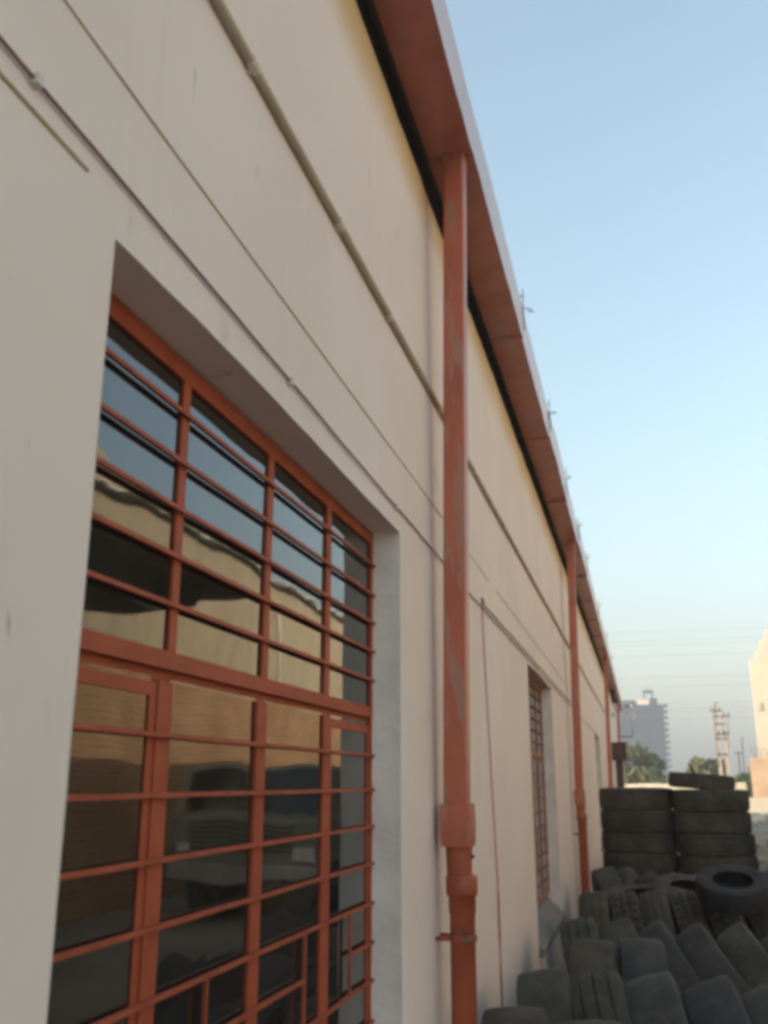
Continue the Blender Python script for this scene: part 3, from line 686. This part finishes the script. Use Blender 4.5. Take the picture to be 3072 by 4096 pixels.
# parked lorry in the yard, seen mirrored in the window glass
lo = empty('parked_lorry', (3.8, 14, 0), 'pale green lorry parked across the alley, mirrored in the big window', 'lorry')
M['lgreen'] = mat('pale_green_enamel', (0.20, 0.225, 0.18), 0.45, var=0.2, scale=3)
M['tyreblk'] = mat('black_rubber', (0.02, 0.02, 0.02), 0.8)
M['lglass'] = mat('lorry_glass', (0.02, 0.025, 0.025), 0.05, ior=1.6)
def lx(nm, mt, *a, bev=0.0, par=None):
    o = bx(nm, mt, par or lo, *a, bev)
    o.matrix_parent_inverse = Matrix.Translation((-3.8, -14, 0)) if par is None else Matrix.Identity(4); return o
cab = lx('cab', M['lgreen'], 2.9, 4.75, 12.0, 13.5, 0.50, 1.28, bev=.05)
bm = bmesh.new(); vs = box(bm, 2.92, 4.73, 12.06, 13.48, 1.285, 1.90)
for v in vs:
    if v.co.z > 1.7 and v.co.y < 12.5: v.co.y += .28
o = mesh_obj('cab_top', bm, M['lgreen'], lo); o.matrix_parent_inverse = Matrix.Translation((-3.8, -14, 0))
bm = bmesh.new(); v = [bm.verts.new(p) for p in ((3.02, 12.058, 1.33), (4.63, 12.058, 1.33), (4.63, 12.300, 1.85), (3.02, 12.300, 1.85))]; bm.faces.new(v); o = mesh_obj('windscreen', bm, M['lglass'], lo); o.matrix_parent_inverse = Matrix.Translation((-3.8, -14, 0))
for q in range(6): lx('grille_slat', M['iron'], 3.2, 4.45, 11.985, 11.998, 0.86 + q * .06, 0.885 + q * .06)
for x in (3.0, 4.47): lx('headlight', M['clip'], x, x + .18, 11.98, 11.998, .75, .92, bev=.005)
lx('bumper', M['galv'], 2.88, 4.77, 11.86, 11.975, .50, .70, bev=.02)
lx('side_window', M['lglass'], 2.905, 2.915, 12.5, 13.3, 1.4, 1.8)
lx('cargo_bed', M['lgreen'], 2.85, 4.8, 13.6, 16.3, .95, 1.7, bev=.02)
lx('chassis', M['iron'], 3.3, 4.4, 12.2, 16.2, .55, .9)
for x in (2.98, 4.45):
    for y in (12.75, 15.4):
        bm = bmesh.new(); lathe(bm, [(.2, 0), (.40, 0), (.44, .05), (.44, .18), (.40, .22), (.2, .22)], 24, 'X', (x, y, .44), closed=True)
        o = mesh_obj('wheel', bm, M['tyreblk'], lo); o.matrix_parent_inverse = Matrix.Translation((-3.8, -14, 0))
        bm = bmesh.new(); lathe(bm, [(.0, .06), (.12, .05), (.2, .03), (.2, .19), (.0, .17)], 16, 'X', (x, y, .44)); r = mesh_obj('rim', bm, M['galv'], o)

# ------------------------------------------------------------------ far end of the yard
M['cream'] = mat('cream_render', (0.40, 0.355, 0.285), 0.85, spec=0.2, var=0.08, scale=.8)
M['pale'] = mat('pale_concrete', (0.47, 0.43, 0.335), 0.9, spec=0.15, var=0.18, scale=2)
M['paledim'] = mat('grey_slab', (0.36, 0.34, 0.30), 0.9, spec=0.15, var=0.2, scale=2)
gb = empty('stepped_building', (10.0, 66, 0), 'sunlit cream gable wall with a stepped top at the right edge', 'building')
def far(a, k): return [(v - c) * k + c for v, c in zip(a, (CX, CX, 0, 0, CH, CH))]
GK = 1.28; BKK = 60 / 45
def gx(nm, mt, *a):
    o = bx(nm, mt, gb, *far(a, GK)); o.matrix_parent_inverse = Matrix.Translation((-10, -66, 0)); return o
xs = [6.30, 6.58, 6.85, 7.15, 7.45, 7.75, 8.05, 8.35]; zs = [7.46, 7.93, 8.43, 8.93, 9.4, 9.9, 10.4, 10.4]
for i in range(7): gx('gable_step', M['cream'], xs[i], xs[i + 1], 50, 50.25, -0.2, zs[i])
gx('main_wall', M['cream'], 8.352, 14, 50, 50.25, -0.2, 10.4)
gx('rear_block', M['cream'], 8.0, 14, 50.26, 58, -0.2, 9.0)
bm = bmesh.new()
for cx_, cz_ in ((6.55, 5.02), (7.0, 5.5)):
    v = [bm.verts.new(p) for p in ((cx_ - .12, 49.99, cz_ + .05), (cx_ + .10, 49.99, cz_), (cx_ + .07, 49.99, cz_ + .42))]; w_ = [bm.verts.new((p.co.x, 49.93, p.co.z)) for p in v]
    bm.faces.new(v); bm.faces.new(w_[::-1])
    for i in range(3): bm.faces.new((v[i], v[(i + 1) % 3], w_[(i + 1) % 3], w_[i]))
for v in bm.verts: v.co = Vector((CX, 0, CH)) + (v.co - Vector((CX, 0, CH))) * GK
o = mesh_obj('vent_hood', bm, M['paledim'], gb); o.matrix_parent_inverse = Matrix.Translation((-10, -66, 0))
bw = bx('brick_wall', M['brick2'], None, *far((5.36, 12, 45, 45.25, -0.2, 2.72), BKK)); tag(bw, 'orange brick wall standing before the cream stepped building', 'wall')
rz = bmesh.new(); pts = []
for i in range(260):
    t = i / 259; a = t * 2 * math.pi * 22
    pts.append((6.95 + t * 7, 60.15 + .22 * math.cos(a), 3.35 + .26 * math.sin(a) + .03 * n1(i * .2)))
tube(rz, pts, .014, 4); tag(mesh_obj('razor_wire', rz, M['iron']), 'coil of rusty razor wire along the top of the orange brick wall', 'razor wire')
cw = empty('boundary_wall', (2, 66, 0), 'pale precast boundary wall closing the yard behind the tyre stacks', 'wall')
def cwp(nm, mt, *a):
    o = bx(nm, mt, cw, *a); o.matrix_parent_inverse = Matrix.Translation((-2, -66, 0)); return o
x = -3.0
while x < 6.4:
    h = 1.62 + random.uniform(-.015, .015)
    cwp('panel', M['pale'], x + .062, x + 1.168, 66, 66.08, 0, .80); cwp('panel', M['pale'], x + .062, x + 1.168, 66, 66.08, .806, h)
    cwp('post', M['pale'], x - .06, x + .06, 65.97, 66.11, 0, h + .04); x += 1.23
pw = empty('precast_wall', (6, 61, 0), 'short pale panel wall beside the orange brick wall', 'wall')
for a, b in ((4.3, 4.86), (4.92, 5.34)):
    o = bx('panel', M['pale'], pw, *far((a, b, 48, 48.08, 0.3, 1.70), GK)); o.matrix_parent_inverse = Matrix.Translation((-6, -61, 0))
for a in (4.86, 5.34):
    o = bx('post', M['paledim'], pw, *far((a + .002, a + .058, 47.97, 48.10, 0.3, 1.72), GK)); o.matrix_parent_inverse = Matrix.Translation((-6, -61, 0))
wl = bx('parapet', M['cream'], None, *far((4.62, 12, 40, 40.2, 0.5, 1.15), 1.42)); tag(wl, 'low white sunlit wall in front of the orange brick wall', 'wall')
sl = bx('stone_slab', M['pale'], None, *far((4.35, 5.5, 38.6, 39.4, .62, .72), 1.4), .02); tag(sl, 'pale slab lying on rubble in front of the low white wall', 'slab')
# rubble and weeds right of the stacks
def scatter(name, mt, n, x0, x1, y0, y1, s0, s1, hfun, kindlabel=None):
    bm = bmesh.new()
    for i in range(n):
        x = random.uniform(x0, x1); y = random.uniform(y0, y1); s = random.uniform(s0, s1); z = hfun(x, y)
        m = Matrix.Translation((x, y, z)) @ Matrix.Rotation(random.uniform(0, 6), 4, Vector((random.random(), random.random(), random.random() + .1)).normalized())
        bmesh.ops.create_icosphere(bm, subdivisions=1, radius=s, matrix=m @ Matrix.Diagonal((1, random.uniform(.5, 1), random.uniform(.4, .8), 1)))
    o = mesh_obj(name, bm, mt); o['kind'] = 'stuff'; return o
heap = lambda x, y: max(0.0, .75 * math.exp(-((x - 3.4) / 1.2) ** 2 - ((y - 19) / 3.2) ** 2))
bm = bmesh.new(); bmesh.ops.create_grid(bm, x_segments=40, y_segments=50, size=1)
for v in bm.verts:
    v.co.x = 3.6 + v.co.x * 2.6; v.co.y = 19.5 + v.co.y * 7.5; v.co.z = heap(v.co.x, v.co.y) + .06 * n1(v.co.x * 2.2, v.co.y * 2.2) - 0.03
o = mesh_obj('earth_heap', bm, mat('grey_green_soil', (0.22, 0.22, 0.17), .95, var=.4, scale=3, bump=.6, bscale=20), None, True); o['kind'] = 'structure'
scatter('rubble', M['paledim'], 350, 2.3, 5.6, 15.5, 25, .03, .12, lambda x, y: heap(x, y))
scatter('rubble', M['pale'], 160, 4.6, 8.0, 44, 52, .06, .25, lambda x, y: .1 + .15 * random.random() * (y > 48))

# electricity poles with transformer arms
ep = empty('electric_pole', (5.4, 60, 0), 'twin pale concrete electricity pole with cross arms and insulators', 'electric pole')
def ex_(nm, mt, bm): o = mesh_obj(nm, bm, mt, ep); o.matrix_parent_inverse = Matrix.Translation((-5.4, -60, 0)); return o
M['polec'] = mat('weathered_concrete_pole', (0.27, 0.245, 0.195), .9, var=.15, scale=2)
for x0, x1, h in ((5.13, 5.33, 6.2), (5.52, 5.74, 5.5)):
    bm = bmesh.new(); vs = box(bm, x0, x1, 60, 60.25, -.2, h)
    for v in vs:
        if v.co.z > 1: v.co.x = (x0 + x1) / 2 + (v.co.x - (x0 + x1) / 2) * .72
    ex_('pole_shaft', M['polec'], bm)
bm = bmesh.new(); box(bm, 5.34, 5.51, 60.08, 60.14, 1.0, 3.0); ex_('cable_riser', M['iron'], bm)
for z, xa, xb in ((5.72, 4.95, 5.62), (5.42, 5.10, 6.0), (4.98, 5.1, 5.62), (4.40, 5.1, 5.88), (4.15, 5.12, 5.8), (3.27, 5.08, 5.72)):
    bm = bmesh.new(); box(bm, xa, xb, 59.92, 59.995, z - .035, z + .035); ex_('cross_arm', M['iron'], bm)
for x, z in ((5.0, 5.76), (5.45, 5.76), (5.68, 5.46), (5.94, 5.46), (5.3, 4.44), (5.55, 4.44), (5.8, 4.44)):
    bm = bmesh.new(); lathe(bm, [(.0, .0), (.035, 0), (.05, .05), (.03, .07), (.05, .11), (.03, .13), (.0, .2)], 8, 'Z', (x, 59.95, z)); ex_('insulator', M['iron'], bm)
bm = bmesh.new(); tube(bm, [(5.15, 59.95, 5.8), (5.3, 59.95, 6.25), (5.45, 59.95, 6.2)], .02, 5); tube(bm, [(5.9, 59.95, 5.4), (5.85, 59.95, 4.9), (5.8, 59.95, 4.2), (5.78, 59.95, 3.6)], .018, 5); tube(bm, [(5.08, 59.95, 5.7), (5.1, 59.95, 4.4), (5.12, 59.95, 2.6)], .014, 5); ex_('jumper_wire', M['iron'], bm)
bm = bmesh.new(); tube(bm, [(9, 90, 0), (9, 90, 4.3)], .06, 6); box(bm, 8.6, 9.4, 89.9, 89.96, 4.1, 4.18); tag(mesh_obj('wooden_pole', bm, M['iron']), 'thin dark T shaped pole far off between the twin pole and the brick wall', 'pole')
bm = bmesh.new(); tube(bm, [(9.45, 92, 0), (9.6, 92, 5.6)], .045, 6); tag(mesh_obj('mast', bm, M['iron']), 'thin leaning mast far off just left of the brick wall', 'mast')
wm = mat('weathered_line_wire', (0.10, 0.11, 0.12), .7)
lbl = ['topmost', 'second', 'third', 'fourth', 'fifth', 'sixth', 'seventh', 'eighth', 'ninth', 'lowest']
for i, z in enumerate((19.4, 18.3, 17.7, 16.5, 13.9, 12.8, 10.8, 10.2, 9.8, 9.0)):
    bm = bmesh.new(); y = 110 + 4 * (i % 3); sc_ = (y / 120)
    P = [(-40 + 100 * t, y, (z - 1.7) * sc_ + 1.7 + .9 * ((t - .45) ** 2) * 4 - .1) for t in [k / 24 for k in range(25)]]
    tube(bm, P, .011, 5); tag(mesh_obj('overhead_wire', bm, wm), '%s overhead line crossing the hazy sky, counted from above' % lbl[i], 'overhead wire', 'overhead lines crossing the sky')

# far tower under construction
tw = empty('tower_block', (2, 291, 0), 'hazy blue grey tower block under construction with balconies up one side', 'tower')
M['twr'] = mat('blue_site_netting', (0.014, 0.022, 0.042), .9, var=.25, scale=.15)
M['twr2'] = mat('raw_tower_concrete', (0.024, 0.034, 0.055), .9, var=.2, scale=.3)
TK = 0.64   # the block stands about 290 m off
def tx(nm, mt, *a):
    a = [(v - c) * TK + c for v, c in zip(a, (CX, CX, 0, 0, CH, CH))]
    o = bx(nm, mt, tw, *a); o.matrix_parent_inverse = Matrix.Translation((-2, -291, 0)); return o
tx('core', M['twr'], -14, 12.1, 450.3, 464, -.5, 35.2); tx('upper_core', M['twr'], -12, 0.3, 450.4, 463, 35.202, 37.2); tx('upper_core', M['twr'], 6.2, 9.6, 450.4, 462, 35.202, 38.0)
tx('stair_head', M['cream'], 0.32, 6.18, 450.8, 458, 35.202, 37.4)
for i in range(13):
    z = 2.9 + i * 2.62
    tx('floor_slab', M['twr2'], -14.2, 12.3, 449.9, 450.28, z - .15, z + .15)
    tx('balcony', M['twr'], 12.32, 13.7, 450.2, 456, z - .2, z + .95)
for xx in (-10, -5, 0, 5, 10): tx('pier', M['twr2'], xx, xx + .5, 450.0, 450.27, -.3, 35.1)
for zz in range(12):
    for xx in (-8.6, -3.4, 1.4, 3.2, 6.6, 8.4):
        tx('window_opening', M['twr2'], xx, xx + 1.2, 450.22, 450.29, 3.9 + zz * 2.62, 5.2 + zz * 2.62)
for xx in (3.9, 7.4):
    for yy in (451, 455): tx('tank_column', M['twr2'], xx, xx + .6, yy, yy + .6, 37.42 if xx < 6 else 38.02, 40.6)
tx('water_tank', M['twr2'], 3.7, 8.2, 450.7, 455.9, 40.62, 41.6); tx('antenna', M['iron'], 5.7, 5.85, 452, 452.15, 41.62, 43.8)

# ------------------------------------------------------------------ trees and bushes
def leafmat(n, c, c2): return mat(n, c, .8, spec=.15, var=.5, scale=1.2, col2=c2)
LM = [leafmat('dusty_green_leaves', (0.10, 0.12, 0.045), (0.055, 0.075, 0.03)), leafmat('dark_green_leaves', (0.055, 0.085, 0.04), (0.035, 0.055, 0.025)), leafmat('yellow_green_leaves', (0.14, 0.145, 0.05), (0.08, 0.095, 0.035))]
BK = mat('bark', (0.10, 0.075, 0.05), .9, var=.4, scale=8)
def tree(name, x, y, h, rad, trunk_h, lm, label, cat, n=1500, leaf=.16, group=None):
    t = empty(name, (x, y, 0), label, cat, group)
    bm = bmesh.new(); tube(bm, [(0, 0, -.1), (.05, 0, trunk_h * .5), (0, .05, trunk_h), (.02, 0, h * .8)], [.16 * h / 5, .12 * h / 5, .09 * h / 5, .02], 7)
    cl = []
    for i in range(9):
        a = random.uniform(0, 6.28); r = rad * random.uniform(.3, .8); z = trunk_h + (h - trunk_h) * random.uniform(.15, .92)
        p = Vector((r * math.cos(a), r * math.sin(a), z)); cl.append((p, rad * random.uniform(.32, .55)))
        tube(bm, [(0, 0, trunk_h * random.uniform(.6, .95)), tuple(p * .55 + Vector((0, 0, z * .15))), tuple(p)], [.05 * h / 5, .03 * h / 5, .012], 5)
    mesh_obj('trunk', bm, BK, t)
    cl.append((Vector((0, 0, h - rad * .45)), rad * .5))
    bm = bmesh.new()
    for i in range(n):
        c, r = random.choice(cl)
        d = Vector((random.gauss(0, 1), random.gauss(0, 1), random.gauss(0, .8))).normalized() * r * random.random() ** .4
        p = c + d
        if p.z < trunk_h * .5: continue
        s = leaf * random.uniform(.6, 1.4)
        q = Matrix.Rotation(random.uniform(0, 6.28), 3, Vector((random.gauss(0, 1), random.gauss(0, 1), random.gauss(0, 1))).normalized())
        vs = [bm.verts.new(p + q @ Vector(k)) for k in ((-s, -s * .5, 0), (s, -s * .5, .1 * s), (s * .7, s * .6, 0), (-s * .7, s * .6, -.1 * s))]; bm.faces.new(vs)
    mesh_obj('crown', bm, lm, t)
FG = 'trees beyond the boundary wall'
tree('tree', .2, 98, 5.0, 1.6, 1.2, LM[0], 'dusty tree left of the tower foot beside the maroon cabinet', 'tree', 1800, .18, FG)
tree('tree', 1.7, 104, 4.3, 1.5, 1.0, LM[1], 'darker bushy tree in front of the tower foot', 'tree', 1500, .18, FG)
tree('tree', -1.6, 92, 4.6, 1.5, 1.2, LM[1], 'dark tree partly hidden behind the end of the long wall', 'tree', 1200, .18, FG)
tree('tree', 6.2, 100, 4.1, 1.25, 1.0, LM[2], 'round yellow green tree left of the twin electricity pole', 'tree', 1800, .17, FG)
tree('tree', 7.5, 101, 4.0, 1.1, 1.0, LM[0], 'round tree just behind the twin electricity pole', 'tree', 1400, .17, FG)
for i, (x, y, h, r, k, lb) in enumerate(((9.0, 84, 2.6, 1.3, 1, 'low dark bush right of the twin electricity pole'), (10.4, 86, 3.0, 1.4, 0, 'taller dusty bush by the left edge of the brick wall'), (.4, 80, 2.5, 1.3, 2, 'low yellowish bush behind the boundary wall near the cabinet'), (2.3, 84, 2.4, 1.2, 1, 'low bush behind the boundary wall before the tower'), (4.2, 90, 2.2, 1.2, 0, 'low bush behind the stacks, left of the round tree'))):
    tree('bush', x, y, h, r, .4, LM[k], lb, 'bush', 1100, .13, 'bushes beyond the boundary wall')
bm = bmesh.new()
for i in range(5200):
    x = random.uniform(-30, 90); y = random.uniform(185, 205); z = min(2.0, abs(random.gauss(0, 1))) * 1.3 * (1 + .6 * n1(x * .09))
    s = random.uniform(.25, .5); q = Matrix.Rotation(random.uniform(0, 6.28), 3, Vector((random.gauss(0, 1), random.gauss(0, 1), random.gauss(0, 1))).normalized())
    bm.faces.new([bm.verts.new(Vector((x, y, z)) + q @ Vector(k)) for k in ((-s, -s * .6, 0), (s, -s * .6, 0), (s * .7, s * .6, 0), (-s * .7, s * .6, 0))])
o = mesh_obj('treeline', bm, LM[1]); o['kind'] = 'stuff'

# ------------------------------------------------------------------ haze
hm = bpy.data.materials.new('thin_haze'); hm.use_nodes = True; t = hm.node_tree
for n in list(t.nodes):
    if n.type != 'OUTPUT_MATERIAL': t.nodes.remove(n)
pv = t.nodes.new('ShaderNodeVolumePrincipled'); pv.inputs['Color'].default_value = (0.92, 0.95, 1.0, 1); pv.inputs['Density'].default_value = 0.0015; pv.inputs['Anisotropy'].default_value = 0.6
t.links.new(pv.outputs[0], [n for n in t.nodes if n.type == 'OUTPUT_MATERIAL'][0].inputs['Volume'])
bm = bmesh.new(); box(bm, -720, 720, -720, 720, -1.5, 50); o = mesh_obj('haze', bm, hm); o['kind'] = 'stuff'
